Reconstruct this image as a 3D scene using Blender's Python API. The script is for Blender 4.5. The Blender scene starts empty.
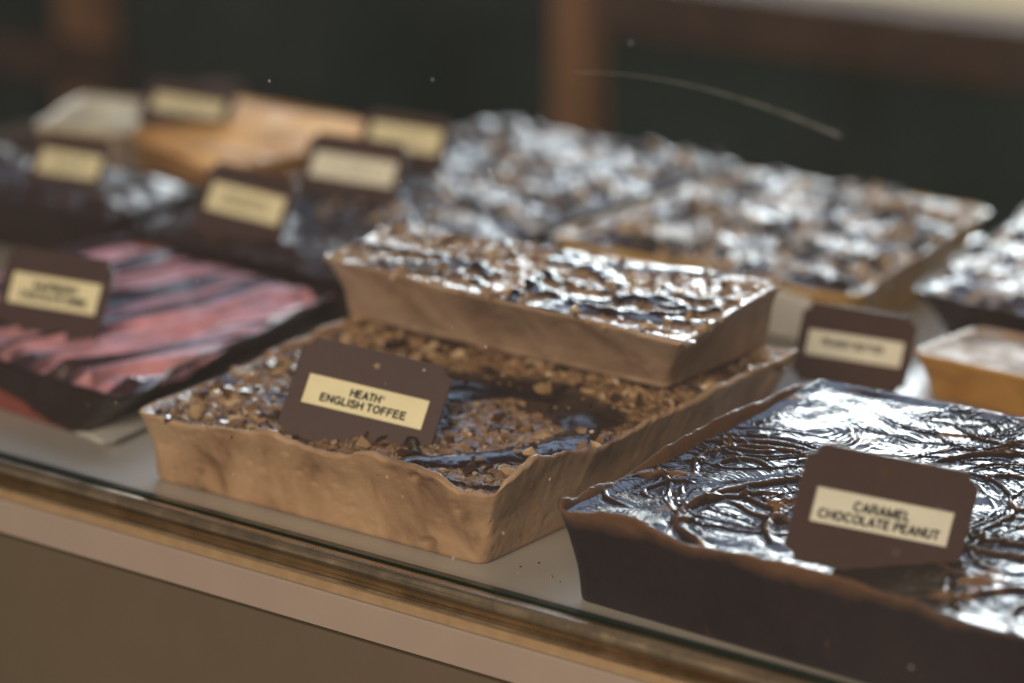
import bpy, bmesh, math, random
import numpy as np
from mathutils import Vector, Euler

S = bpy.context.scene
COL = S.collection
rad = math.radians

# ------------------------------------------------------------------ helpers
def link(o, parent=None):
    COL.objects.link(o)
    if parent is not None:
        o.parent = parent
    return o

def thing(name, label, cat, loc=(0, 0, 0), rot=(0, 0, 0), group=None):
    o = bpy.data.objects.new(name, None)
    o.empty_display_size = .01
    o.location = loc
    o.rotation_euler = rot
    o['label'] = label
    o['category'] = cat
    if group:
        o['group'] = group
    return link(o)

def mesh_obj(name, verts, faces, m, parent=None, smooth=True, attrs=None):
    me = bpy.data.meshes.new(name)
    me.from_pydata([tuple(v) for v in verts] if not isinstance(verts, np.ndarray) else verts.tolist(), [], faces if isinstance(faces, list) else faces.tolist())
    me.materials.append(m)
    me.polygons.foreach_set('use_smooth', [smooth] * len(me.polygons))
    if attrs:
        for k, a in attrs.items():
            at = me.attributes.new(k, 'FLOAT', 'POINT')
            at.data.foreach_set('value', np.asarray(a, dtype=np.float32).ravel())
    me.update()
    return link(bpy.data.objects.new(name, me), parent)

def local(parent, o):
    """keep world-space mesh coordinates under a placed Empty"""
    o.matrix_parent_inverse = parent.matrix_basis.inverted()
    return o

# gradient noise, vectorised
_rng = np.random.RandomState(7)
_perm = _rng.permutation(4096)
_g = _rng.rand(4096) * 2 * np.pi
_gx, _gy = np.cos(_g), np.sin(_g)

def pn(x, y, seed=0):
    x = np.asarray(x, float); y = np.asarray(y, float)
    xi = np.floor(x).astype(int); yi = np.floor(y).astype(int)
    xf = x - xi; yf = y - yi
    u = xf ** 3 * (xf * (xf * 6 - 15) + 10); v = yf ** 3 * (yf * (yf * 6 - 15) + 10)
    def gr(ix, iy, dx, dy):
        h = _perm[(_perm[(ix + seed * 131) & 4095] + iy + seed * 17) & 4095]
        return _gx[h] * dx + _gy[h] * dy
    a = gr(xi, yi, xf, yf); b = gr(xi + 1, yi, xf - 1, yf)
    c = gr(xi, yi + 1, xf, yf - 1); d = gr(xi + 1, yi + 1, xf - 1, yf - 1)
    return ((a + u * (b - a)) + v * ((c + u * (d - c)) - (a + u * (b - a)))) * 1.5

def fbm(x, y, seed=0, o=4, g=.5):
    r = 0; a = 1.
    for i in range(o):
        r = r + a * pn(x * 2 ** i + 7.3 * i, y * 2 ** i - 3.1 * i, seed + i)
        a *= g
    return r

def sstep(a, b, x):
    t = np.clip((x - a) / (b - a), 0, 1)
    return t * t * (3 - 2 * t)

# ------------------------------------------------------------------ materials
def mat(name):
    m = bpy.data.materials.new(name)
    m.use_nodes = True
    nt = m.node_tree
    nt.nodes.clear()
    out = nt.nodes.new('ShaderNodeOutputMaterial')
    p = nt.nodes.new('ShaderNodeBsdfPrincipled')
    nt.links.new(p.outputs[0], out.inputs[0])
    return m, nt, p

def N(nt, t, **kw):
    n = nt.nodes.new(t)
    for k, v in kw.items():
        if k.startswith('i_'):
            n.inputs[k[2:].replace('_', ' ')].default_value = v
        else:
            setattr(n, k, v)
    return n

def ramp(nt, fac, stops):
    r = nt.nodes.new('ShaderNodeValToRGB')
    e = r.color_ramp.elements
    while len(e) < len(stops):
        e.new(.5)
    for el, (p, c) in zip(e, stops):
        el.position = p
        el.color = (*c, 1)
    nt.links.new(fac, r.inputs[0])
    return r.outputs[0]

def noise(nt, scale, detail=4, rough=.55, dist=0, vec=None):
    n = N(nt, 'ShaderNodeTexNoise')
    n.inputs['Scale'].default_value = scale
    n.inputs['Detail'].default_value = detail
    n.inputs['Roughness'].default_value = rough
    n.inputs['Distortion'].default_value = dist
    if vec is None:
        g = N(nt, 'ShaderNodeNewGeometry')
        vec = g.outputs['Position']
    nt.links.new(vec, n.inputs['Vector'])
    return n.outputs[0]

def bump(nt, p, h, strength, dist):
    b = N(nt, 'ShaderNodeBump')
    b.inputs['Strength'].default_value = strength
    b.inputs['Distance'].default_value = dist
    nt.links.new(h, b.inputs['Height'])
    nt.links.new(b.outputs[0], p.inputs['Normal'])

def mixc(nt, fac, a, b):
    m = N(nt, 'ShaderNodeMix', data_type='RGBA')
    for s, v in ((6, a), (7, b)):
        if isinstance(v, tuple):
            m.inputs[s].default_value = (*v, 1)
        else:
            nt.links.new(v, m.inputs[s])
    if isinstance(fac, float):
        m.inputs[0].default_value = fac
    else:
        nt.links.new(fac, m.inputs[0])
    return m.outputs[2]

def attr(nt, name):
    a = N(nt, 'ShaderNodeAttribute')
    a.attribute_name = name
    return a.outputs['Fac']

def simple(name, col, rough=.5, spec=.5, var=.0, vscale=60, metallic=0, b=0, bs=400):
    m, nt, p = mat(name)
    p.inputs['Roughness'].default_value = rough
    p.inputs['Specular IOR Level'].default_value = spec
    p.inputs['Metallic'].default_value = metallic
    n = noise(nt, vscale, 5)
    c = ramp(nt, n, [(.3, tuple(x * (1 - var) for x in col)), (.7, tuple(min(1, x * (1 + var)) for x in col))])
    nt.links.new(c, p.inputs['Base Color'])
    if b:
        bump(nt, p, noise(nt, bs, 4), b, .001)
    return m

def body_mat(name, light, mid, dark, rough=.42, spec=.35, scale=42, smudge=(.10, .055, .03), sss=.0, stripe=0.):
    m, nt, p = mat(name)
    g = N(nt, 'ShaderNodeNewGeometry')
    mp = N(nt, 'ShaderNodeMapping')
    mp.inputs['Scale'].default_value = (1, 1, .8)
    mp.inputs['Rotation'].default_value = (.3, .5, 0)
    nt.links.new(g.outputs['Position'], mp.inputs['Vector'])
    n1 = noise(nt, scale, 5, .52, .9, mp.outputs[0])
    c = ramp(nt, n1, [(.30, dark), (.47, mid), (.62, light)])
    n2 = noise(nt, 75, 3, .5, .8)
    sm = ramp(nt, n2, [(.66, (0, 0, 0)), (.76, (.75, .75, .75))])
    c2 = mixc(nt, sm, c, smudge)
    nt.links.new(c2, p.inputs['Base Color'])
    p.inputs['Specular IOR Level'].default_value = spec
    rr = ramp(nt, noise(nt, 120, 3), [(.3, (rough - .1,) * 3), (.7, (rough + .12,) * 3)])
    nt.links.new(rr, p.inputs['Roughness'])
    if sss:
        p.inputs['Subsurface Weight'].default_value = sss
        p.inputs['Subsurface Radius'].default_value = (1, .5, .25)
        p.inputs['Subsurface Scale'].default_value = .004
    mp2 = N(nt, 'ShaderNodeMapping')                   # drag marks of the knife along the cut face
    mp2.inputs['Scale'].default_value = (25, 25, 700)
    mp2.inputs['Rotation'].default_value = (.05, .04, 0)
    nt.links.new(g.outputs['Position'], mp2.inputs['Vector'])
    hs = N(nt, 'ShaderNodeMath', operation='MULTIPLY_ADD')
    nt.links.new(noise(nt, 1.0, 4, .6, .4, mp2.outputs[0]), hs.inputs[0])
    hs.inputs[1].default_value = .45
    nt.links.new(noise(nt, 300, 7, .68), hs.inputs[2])
    bump(nt, p, hs.outputs[0], .45, .0009)
    return m

def choc_mix_mat(name, nut, choc, rough_choc=.16, rough_nut=.45, nutscale=160, bumpd=.0006, spec=.6):
    """chocolate where attribute 'mix' is 1, nut or crumb colour where it is 0"""
    m, nt, p = mat(name)
    f = attr(nt, 'mix')
    n = noise(nt, nutscale, 4, .6)
    c = ramp(nt, n, [(.3, tuple(x * .45 for x in nut)), (.5, nut), (.7, tuple(min(1, x * 1.4) for x in nut))])
    nt.links.new(mixc(nt, f, c, choc), p.inputs['Base Color'])
    r = N(nt, 'ShaderNodeMix', data_type='FLOAT')
    r.inputs[2].default_value = rough_nut
    r.inputs[3].default_value = rough_choc
    nt.links.new(f, r.inputs[0])
    pm = N(nt, 'ShaderNodeMath', operation='MULTIPLY')
    nt.links.new(r.outputs[0], pm.inputs[0])
    nt.links.new(ramp(nt, noise(nt, 70, 5, .65), [(.35, (.62,) * 3), (.55, (1.0,) * 3), (.72, (1.9,) * 3)]), pm.inputs[1])
    nt.links.new(pm.outputs[0], p.inputs['Roughness'])
    p.inputs['Specular IOR Level'].default_value = spec
    bump(nt, p, noise(nt, 900, 3), .2, bumpd)
    return m

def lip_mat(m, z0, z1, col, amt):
    """light through the thin broken upper edge, put into the colour as lighter brown"""
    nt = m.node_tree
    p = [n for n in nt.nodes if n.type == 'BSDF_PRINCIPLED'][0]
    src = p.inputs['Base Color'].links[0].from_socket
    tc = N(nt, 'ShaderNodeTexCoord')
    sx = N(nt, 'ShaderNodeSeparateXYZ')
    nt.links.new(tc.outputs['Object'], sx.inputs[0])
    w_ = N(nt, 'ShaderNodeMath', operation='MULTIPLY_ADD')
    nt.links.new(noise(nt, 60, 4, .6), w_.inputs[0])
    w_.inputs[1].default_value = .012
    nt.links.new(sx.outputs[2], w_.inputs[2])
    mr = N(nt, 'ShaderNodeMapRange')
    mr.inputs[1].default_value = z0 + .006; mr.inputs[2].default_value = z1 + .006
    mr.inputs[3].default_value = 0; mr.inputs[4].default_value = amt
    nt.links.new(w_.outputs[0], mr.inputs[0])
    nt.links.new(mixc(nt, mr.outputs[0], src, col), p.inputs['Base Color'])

def layer_mat(m, x1, slope, col):
    """bare fruit layer showing low on the slab's side, left of x1"""
    nt = m.node_tree
    p = [n for n in nt.nodes if n.type == 'BSDF_PRINCIPLED'][0]
    src = p.inputs['Base Color'].links[0].from_socket
    g = N(nt, 'ShaderNodeNewGeometry')
    sx = N(nt, 'ShaderNodeSeparateXYZ')
    nt.links.new(g.outputs['Position'], sx.inputs[0])
    w_ = N(nt, 'ShaderNodeMath', operation='MULTIPLY_ADD')     # x * slope + z
    nt.links.new(sx.outputs[0], w_.inputs[0]); w_.inputs[1].default_value = slope
    nt.links.new(sx.outputs[2], w_.inputs[2])
    w2 = N(nt, 'ShaderNodeMath', operation='MULTIPLY_ADD')
    nt.links.new(noise(nt, 90, 3), w2.inputs[0]); w2.inputs[1].default_value = .006
    nt.links.new(w_.outputs[0], w2.inputs[2])
    mr = N(nt, 'ShaderNodeMapRange')
    mr.inputs[1].default_value = x1 * slope + .004; mr.inputs[2].default_value = x1 * slope + .0025
    nt.links.new(w2.outputs[0], mr.inputs[0])
    nt.links.new(mixc(nt, mr.outputs[0], src, col), p.inputs['Base Color'])

CHOC = (.022, .0105, .008)
M = {}
M['toffee_side'] = body_mat('toffee_fudge', (.53, .355, .225), (.43, .275, .165), (.20, .112, .066), scale=34, sss=.12)
M['toffee_side_brown'] = body_mat('brown_toffee_fudge', (.52, .37, .275), (.43, .295, .21), (.24, .15, .105), scale=28, smudge=(.2, .13, .09))
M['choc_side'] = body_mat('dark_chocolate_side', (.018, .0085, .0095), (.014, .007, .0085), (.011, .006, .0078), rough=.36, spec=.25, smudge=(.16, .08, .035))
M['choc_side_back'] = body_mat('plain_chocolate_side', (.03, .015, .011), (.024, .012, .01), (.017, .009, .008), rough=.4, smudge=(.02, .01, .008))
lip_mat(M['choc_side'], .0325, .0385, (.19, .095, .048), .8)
M['raspberry_side'] = body_mat('raspberry_slab_side', (.03, .015, .011), (.024, .012, .01), (.017, .009, .008), rough=.35, smudge=(.02, .01, .008))
layer_mat(M['raspberry_side'], -.262, .22, (.26, .07, .055))
M['gold_side'] = body_mat('golden_fudge', (.72, .45, .13), (.62, .36, .10), (.44, .25, .07), smudge=(.3, .17, .05))
M['orange_side'] = body_mat('orange_fudge', (.62, .33, .12), (.52, .26, .08), (.42, .2, .06), smudge=(.3, .16, .05))
M['tan_side'] = body_mat('tan_caramel', (.58, .31, .08), (.50, .26, .06), (.40, .20, .045), smudge=(.35, .18, .05))
M['cream_side'] = body_mat('cream_fudge', (.66, .52, .33), (.55, .42, .25), (.42, .3, .17), smudge=(.4, .28, .15))
M['caramel_top'] = choc_mix_mat('glossy_swirled_chocolate', (.26, .13, .045), (.022, .011, .008), .13, .2, 40, spec=.38)
M['toffee_top'] = choc_mix_mat('toffee_crumb_topping', (.29, .175, .095), CHOC, .2, .30, 160)
M['nut_top'] = choc_mix_mat('nut_chocolate_topping', (.50, .36, .235), (.045, .026, .019), .30, .40, 120)
M['dull_top'] = choc_mix_mat('dull_chocolate_topping', (.13, .065, .045), (.04, .02, .016), .46, .55, 120, spec=.22)
M['upper_top'] = choc_mix_mat('pale_crumb_topping', (.40, .26, .155), CHOC, .2, .36, 200)
M['pink_top'] = choc_mix_mat('raspberry_swirl', (.72, .35, .41), (.055, .028, .034), .30, .38, 40, spec=.45)
M['plain_top_orange'] = choc_mix_mat('orange_fudge_top', (.78, .36, .08), (.62, .26, .055), .6, .65, 40, spec=.1)
M['plain_top_cream'] = choc_mix_mat('cream_fudge_top', (.52, .41, .25), (.42, .31, .17), .6, .65, 40, spec=.12)
M['white_top'] = choc_mix_mat('white_frosted_top', (.50, .38, .30), (.42, .29, .18), .7, .7, 60, spec=.08)
M['sign'] = simple('brown_plastic', (.072, .041, .037), .42, .4, .06, 300, b=.08, bs=2500)
M['sign_edge'] = M['sign']
M['label_yellow'] = simple('yellow_card', (.92, .85, .58), .5, .3, .05, 90)
M['label_cream'] = simple('cream_card', (.90, .89, .78), .5, .3, .05, 90)
M['ink'] = simple('black_ink', (.012, .014, .012), .5, .3)
M['shelf'] = simple('white_laminate', (.45, .425, .40), .3, .5, .05, 25)
m, nt, p = mat('brushed_metal')
g = N(nt, 'ShaderNodeNewGeometry')
mp = N(nt, 'ShaderNodeMapping')
mp.inputs['Scale'].default_value = (3, 500, 500)
nt.links.new(g.outputs['Position'], mp.inputs['Vector'])
st = noise(nt, 1.0, 6, .7, .3, mp.outputs[0])
nt.links.new(ramp(nt, st, [(.34, (.24, .17, .10)), (.5, (.58, .45, .30)), (.64, (.86, .72, .53))]), p.inputs['Base Color'])  # brush streaks, with golden glints put into their colour contrast
nt.links.new(ramp(nt, noise(nt, 55, 5, .7), [(.35, (.22,) * 3), (.7, (.45,) * 3)]), p.inputs['Roughness'])
p.inputs['Metallic'].default_value = .9
bump(nt, p, st, .12, .0004)
M['alu'] = m
M['trim'] = simple('tan_trim', (.33, .24, .145), .5, .3, .12, 120, b=.2, bs=300)
M['ledge'] = simple('pale_laminate_edge', (.35, .295, .26), .45, .3, .05, 20, b=.05, bs=900)
M['panel'] = simple('tan_panel', (.140, .115, .085), .5, .3, .06, 12, b=.08, bs=1200)
M['gap'] = simple('dark_joint', (.02, .012, .012), .8, .1)
M['green_edge'] = simple('glass_edge_green', (.012, .026, .02), .2, .5)
M['wood'] = simple('varnished_wood', (.27, .14, .07), .4, .4, .3, 18)
M['wood_dark'] = simple('dark_wood', (.075, .045, .031), .85, .03, .3, 18)
M['dark_green'] = simple('dark_green_board', (.006, .024, .022), .7, .2, .4, 6)
M['pale_top'] = simple('pale_counter_top', (.36, .28, .18), .9, .0, .05, 8)
M['choc_smear'] = simple('chocolate_smear', (.10, .05, .02), .5, .3)
M['floor'] = simple('dark_floor', (.03, .028, .027), .7, .2, .3, 4)
M['paper'] = simple('wax_paper', (.68, .67, .66), .4, .3, .04, 60)

# crumbs: one colour per crumb
m, nt, p = mat('toffee_bits')
a = attr(nt, 'tint')
nt.links.new(ramp(nt, a, [(0, (.03, .015, .011)), (.36, (.08, .038, .02)), (.46, (.25, .145, .085)), (.75, (.40, .26, .145)), (1, (.60, .45, .29))]), p.inputs['Base Color'])
p.inputs['Roughness'].default_value = .24
p.inputs['Specular IOR Level'].default_value = .5
bump(nt, p, noise(nt, 900, 3), .3, .0005)
M['crumb'] = m

# glass: clear sheet, Fresnel mirror, dust specks, and a thin haze added to lift the blacks
m = bpy.data.materials.new('hazy_dusty_glass')
m.use_nodes = True
nt = m.node_tree
nt.nodes.clear()
out = N(nt, 'ShaderNodeOutputMaterial')
tr = N(nt, 'ShaderNodeBsdfTransparent')
tr.inputs[0].default_value = (.985, .995, .985, 1)
gl = N(nt, 'ShaderNodeBsdfGlossy')
gl.inputs['Roughness'].default_value = .02
fr = N(nt, 'ShaderNodeFresnel')
bf = N(nt, 'ShaderNodeNewGeometry')
ior = N(nt, 'ShaderNodeMix', data_type='FLOAT')     # the ray is not bent, so leave the sheet with the inverse index
ior.inputs[2].default_value = 1.45
ior.inputs[3].default_value = 1 / 1.45
nt.links.new(bf.outputs['Backfacing'], ior.inputs[0])
nt.links.new(ior.outputs[0], fr.inputs[0])
m1 = N(nt, 'ShaderNodeMixShader')
nt.links.new(fr.outputs[0], m1.inputs[0])
nt.links.new(tr.outputs[0], m1.inputs[1])
nt.links.new(gl.outputs[0], m1.inputs[2])
df = N(nt, 'ShaderNodeBsdfDiffuse')
df.inputs[0].default_value = (.80, .84, .95, 1)
g = N(nt, 'ShaderNodeNewGeometry')
veil = ramp(nt, noise(nt, 7, 5, .6), [(.3, (.010,) * 3), (.75, (.020,) * 3)])
vo = N(nt, 'ShaderNodeTexVoronoi')
vo.inputs['Scale'].default_value = 120
nt.links.new(g.outputs['Position'], vo.inputs['Vector'])
sp = ramp(nt, vo.outputs['Distance'], [(.0, (1,) * 3), (.04, (1,) * 3), (.12, (0,) * 3)])
sel = N(nt, 'ShaderNodeSeparateColor')
nt.links.new(vo.outputs['Color'], sel.inputs[0])
th = N(nt, 'ShaderNodeMath', operation='GREATER_THAN')
nt.links.new(sel.outputs[0], th.inputs[0])
th.inputs[1].default_value = .90
mu = N(nt, 'ShaderNodeMath', operation='MULTIPLY')
nt.links.new(sp, mu.inputs[0]); nt.links.new(th.outputs[0], mu.inputs[1])
mu2 = N(nt, 'ShaderNodeMath', operation='MULTIPLY')
mo = N(nt, 'ShaderNodeMath', operation='SUBTRACT')      # specks lie on the outer face only
mo.inputs[0].default_value = 1
nt.links.new(bf.outputs['Backfacing'], mo.inputs[1])
mo2 = N(nt, 'ShaderNodeMath', operation='MULTIPLY')
nt.links.new(mu.outputs[0], mo2.inputs[0]); nt.links.new(mo.outputs[0], mo2.inputs[1])
nt.links.new(mo2.outputs[0], mu2.inputs[0]); mu2.inputs[1].default_value = .3
ad = N(nt, 'ShaderNodeMath', operation='ADD')
nt.links.new(mu2.outputs[0], ad.inputs[0]); nt.links.new(veil, ad.inputs[1])
m2 = N(nt, 'ShaderNodeMixShader')
nt.links.new(ad.outputs[0], m2.inputs[0])
nt.links.new(m1.outputs[0], m2.inputs[1])
nt.links.new(df.outputs[0], m2.inputs[2])
nt.links.new(m2.outputs[0], out.inputs[0])
M['glass'] = m
m = bpy.data.materials.new('scratched_glass')
m.use_nodes = True
nt = m.node_tree
nt.nodes.clear()
out = N(nt, 'ShaderNodeOutputMaterial')
tr = N(nt, 'ShaderNodeBsdfTransparent')
df = N(nt, 'ShaderNodeBsdfDiffuse')
df.inputs[0].default_value = (.9, .95, .93, 1)
mx = N(nt, 'ShaderNodeMixShader')
nt.links.new(ramp(nt, noise(nt, 90, 4, .7), [(.32, (.02,) * 3), (.72, (.09,) * 3)]), mx.inputs[0])
nt.links.new(tr.outputs[0], mx.inputs[1])
nt.links.new(df.outputs[0], mx.inputs[2])
nt.links.new(mx.outputs[0], out.inputs[0])
M['scratch'] = m

# ------------------------------------------------------------------ fudge
def quad_loop(q, r, step, counts=None):
    """rounded outline of a quad FL,FR,BR,BL (counter-clockwise): points, (edge, t) and outward normals"""
    q = [np.array(p, float) for p in q]
    pts, et = [], []
    made = []
    for e in range(4):
        a, b, c = q[e], q[(e + 1) % 4], q[(e + 2) % 4]
        L = np.linalg.norm(b - a)
        d = (b - a) / L
        n = counts[e] if counts else max(4, int((L - 2 * r) / step))
        made.append(n)
        for i in range(n):
            t = (r + (L - 2 * r) * i / n) / L
            pts.append(a + d * L * t); et.append((e, t))
        d2 = (c - b) / np.linalg.norm(c - b)
        K = max(5, int(1.4 * r / step))
        for i in range(K):
            f = i / K
            p = (1 - f) ** 2 * (b - d * r) + 2 * f * (1 - f) * b + f * f * (b + d2 * r)
            pts.append(p)
            t0 = 1 - r / L
            et.append((e, t0 + (1 - t0) * f * 2) if f < .5 else ((e + 1) % 4, (f - .5) * 2 * r / np.linalg.norm(c - b)))
    return np.array(pts), et, made

def loop_normals(P):
    t = np.roll(P, -1, 0) - np.roll(P, 1, 0)
    t /= np.linalg.norm(t, axis=1)[:, None]
    return np.stack([t[:, 1], -t[:, 0]], 1)

def bil(q, u, v):
    q = np.array(q, float)
    u = np.asarray(u)[..., None]; v = np.asarray(v)[..., None]
    return (q[0] * (1 - u) + q[1] * u) * (1 - v) + (q[3] * (1 - u) + q[2] * u) * v

def side_edge(e, t, rims):
    pts = rims[e]
    return np.interp(t, [a for a, _ in pts], [b for _, b in pts])

def fudge(name, label, cat, base, top, rims, level, body_m, top_m, topfun, zb=0., r=.008, step=.0015, rough=1., thick=.0035,
          res=.001, seed=1, group='slabs of fudge in the case', pits=(), rim_jag=.0007, topname='topping', lip=.0, mound=.0, wobble=1.):
    """base/top: quads FL,FR,BR,BL; rims: per edge (front,right,back,left) list of (t, z); level: topping z at the four corners"""
    cx = np.mean([p[0] for p in base]); cy = np.mean([p[1] for p in base])
    root = thing(name, label, cat, (cx, cy, zb), group=group)
    off = np.array([cx, cy])
    Pb, et, cnt = quad_loop(base, r, step)
    Pt, et2, _ = quad_loop(top, r, step, cnt)
    n = len(Pb)
    nb = loop_normals(Pb); ntp = loop_normals(Pt)
    s = np.concatenate([[0], np.cumsum(np.linalg.norm(np.diff(Pt, axis=0), axis=1))])
    Pt = Pt + ntp * (.0016 * rough * wobble * (pn(s * 14, 0 * s + 5, seed + 12) + .5 * pn(s * 37, 0 * s + 5, seed + 13)))[:, None]
    rim = np.array([side_edge(e, t, rims) for e, t in et])
    # blend rim heights over the corners, add a ragged edge
    k = np.ones(5) / 5
    rim = np.convolve(np.concatenate([rim[-2:], rim, rim[:2]]), k, 'valid')
    rim = rim + rim_jag * rough * (.9 * fbm(s * 42, 0 * s, seed, 5, .62) + .5 * (pn(s * 95, 0 * s + 3, seed + 9) > .22) * pn(s * 300, 0 * s + 1, seed + 10))
    lev = np.array([np.interp(t, [0, 1], [level[e], level[(e + 1) % 4]]) for e, t in et])
    rim = np.maximum(rim, lev + .0008)
    nz = max(8, int(.036 / step))
    rows = []
    rows.append((Pb - nb * .0016, np.full(n, zb)))
    rows.append((Pb - nb * .0004, np.full(n, zb + .0010)))
    for i in range(nz + 1):
        f = i / nz
        z = zb + .0024 + (rim - zb - .0034) * f
        P = Pb * (1 - f) + Pt * f
        dent = fbm(s * 34, z * 34, seed + 3, 4, .5) * .0010 + pn(s * 16, z * 20 + 4, seed + 6) * .0014 * math.sin(math.pi * min(1, f * 1.1)) + np.clip(pn(s * 130, z * 130, seed + 5) - .45, 0, 1) * -.0018
        dent = dent * rough
        dent = dent - .0011 * np.sin(np.pi * f) * 1.2
        for (px_, pz_, rr, dep) in pits:      # small open air holes: arc length from the front left corner, height
            dent = dent - dep * np.exp(-(((s - px_) / rr) ** 2 + ((z - pz_) / (rr * .6)) ** 2) ** 2)
        rows.append((P + (nb * (1 - f) + ntp * f) * dent[:, None], z))
    th = np.minimum(thick * (1 + .45 * pn(s * 55, 0 * s + 8, seed + 2)), (r - .0012) / 1.6)
    li = lip * np.clip(pn(s * 40, 0 * s + 1, seed + 4), 0, 1)
    rows.append((Pt + ntp * (li - .0002)[:, None], rim - .0005))
    rows.append((Pt - ntp * (th * .2)[:, None], rim + .0001))
    rows.append((Pt - ntp * (th * .5)[:, None], rim + .0003))
    rows.append((Pt - ntp * (th * .8)[:, None], rim - .0003))
    for k_, zz in ((1.1, (rim + lev) / 2), (1.35, lev - .004)):     # the inner wall follows the lean of the outer one
        fz = ((zz - zb) / (rim - zb))[:, None]
        rows.append((Pb * (1 - fz) + Pt * fz - ntp * (th * k_)[:, None], zz))
    V = np.concatenate([np.column_stack([P - off, z - zb]) for P, z in rows])
    F = []
    idx = np.arange(n); nx = np.roll(idx, -1)
    for i in range(len(rows) - 1):
        F.append(np.stack([i * n + idx, i * n + nx, (i + 1) * n + nx, (i + 1) * n + idx], 1))
    F = np.concatenate(F).tolist()
    F.append(list(range(n - 1, -1, -1)))
    mesh_obj('fudge_slab', V, F, body_m, root)
    # topping
    rc = np.array([rims[0][0][1], rims[1][0][1], rims[2][0][1], rims[3][0][1]])
    fc = np.clip((np.array(level) - zb) / (rc - zb), .3, 1)[:, None]
    q = np.array(base, float) * (1 - fc) + np.array(top, float) * fc
    ins = thick * .55
    q2 = []
    for i in range(4):
        a, b, d = q[i - 1], q[i], q[(i + 1) % 4]
        d1 = (a - b) / np.linalg.norm(a - b); d2 = (d - b) / np.linalg.norm(d - b)
        q2.append(b + (d1 + d2) * ins)
    nu = int(np.linalg.norm(q[1] - q[0]) / res); nv = int(np.linalg.norm(q[3] - q[0]) / res)
    u, v = np.meshgrid(np.linspace(0, 1, nu), np.linspace(0, 1, nv))
    XY = bil(q2, u, v)
    lz = bil(np.array(level, float)[:, None], u, v)[..., 0]
    h, mixv = topfun(XY[..., 0], XY[..., 1], u, v)
    edge = np.minimum(np.minimum(u * nu, (1 - u) * nu), np.minimum(v * nv, (1 - v) * nv)) * res
    z = lz + h * (.25 + .75 * sstep(0, .006, edge)) + (.0012 if not mound else 0) * (1 - sstep(0, .007, edge)) + mound * (sstep(-.002, .022, edge) - .15)
    V = np.column_stack([XY[..., 0].ravel() - cx, XY[..., 1].ravel() - cy, z.ravel() - zb])
    i = np.arange(nu * nv).reshape(nv, nu)
    F = np.stack([i[:-1, :-1].ravel(), i[:-1, 1:].ravel(), i[1:, 1:].ravel(), i[1:, :-1].ravel()], 1)
    mesh_obj(topname, V, F, top_m, root, attrs={'mix': mixv})
    return root, (q2, level, (cx, cy, zb), topfun)

def crumbs(root, info, n, size, seed, keep=None, name='toffee_bits', tintmin=0.):
    """loose irregular bits pressed into a topping: one uncountable mass"""
    q2, level, (cx, cy, zb), fun = info
    rs = np.random.RandomState(seed)
    bm = bmesh.new()
    bmesh.ops.create_icosphere(bm, subdivisions=1, radius=1)
    bv = np.array([v.co[:] for v in bm.verts]); bf = np.array([[v.index for v in f.verts] for f in bm.faces])
    bm.free()
    u = rs.uniform(-.006, 1.002, n); v = rs.uniform(-.002, .99, n)
    XY = bil(q2, u, v)
    h, mx = fun(XY[:, 0], XY[:, 1], u, v)
    z = bil(np.array(level, float)[:, None], u, v)[:, 0] + h
    V, F, T = [], [], []
    k = 0
    for i in range(n):
        if mx[i] > .55 and rs.rand() > .12:
            continue
        if keep is not None and rs.rand() > keep(u[i], v[i]):
            continue
        sz = size * (.38 + rs.rand() ** 3 * 1.7)
        b = bv * (1 + rs.uniform(-.12, .12, (len(bv), 1)))
        for _ in range(9):                       # chip flat faces off the bit
            nn = rs.normal(size=3); nn /= np.linalg.norm(nn)
            dd = b @ nn - rs.uniform(.28, .66)
            b = b - np.outer(np.clip(dd, 0, None), nn)
        b = b * np.array([1.25, rs.uniform(.55, 1.05), rs.uniform(.5, .95)]) * sz
        R = np.array(Euler((rs.uniform(-.6, .6), rs.uniform(-.6, .6), rs.uniform(0, 6.3))).to_matrix())
        b = b @ R.T + np.array([XY[i, 0] - cx, XY[i, 1] - cy, z[i] - zb + sz * rs.uniform(-.15, .2)])
        V.append(b); F.append(bf + k); k += len(bv)
        T.append(np.full(len(bv), tintmin + (1 - tintmin) * rs.rand()))
    o = mesh_obj(name, np.concatenate(V), np.concatenate(F), M['crumb'], root, smooth=False, attrs={'tint': np.concatenate(T)})
    o['kind'] = 'stuff'
    return o

def poly_dist(x, y, pts):
    """distance to a polyline and position along it"""
    best = np.full(x.shape, 9.); al = np.zeros(x.shape); acc = 0
    for (ax, ay), (bx, by) in zip(pts[:-1], pts[1:]):
        dx, dy = bx - ax, by - ay
        L2 = dx * dx + dy * dy
        t = np.clip(((x - ax) * dx + (y - ay) * dy) / L2, 0, 1)
        d = np.hypot(x - ax - t * dx, y - ay - t * dy)
        k = d < best
        best = np.where(k, d, best); al = np.where(k, acc + t * math.sqrt(L2), al)
        acc += math.sqrt(L2)
    return best, al

def spline(pts, n=8, closed=False):
    P = [np.array(p, float) for p in pts]
    out = []
    m_ = len(P)
    rng = range(m_) if closed else range(m_ - 1)
    for i in rng:
        if closed:
            p0, p1, p2, p3 = P[i - 1], P[i], P[(i + 1) % m_], P[(i + 2) % m_]
        else:
            p0, p1, p2, p3 = P[max(i - 1, 0)], P[i], P[i + 1], P[min(i + 2, m_ - 1)]
        for k in range(n):
            t = k / n
            out.append(.5 * ((2 * p1) + (-p0 + p2) * t + (2 * p0 - 5 * p1 + 4 * p2 - p3) * t * t + (-p0 + 3 * p1 - 3 * p2 + p3) * t ** 3))
    out.append(P[0] if closed else P[-1])
    return [tuple(o) for o in out]

# ---- toppings
def lumps(x, y, sc, seed):
    return np.abs(fbm(x * sc, y * sc, seed, 3, .5))

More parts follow.
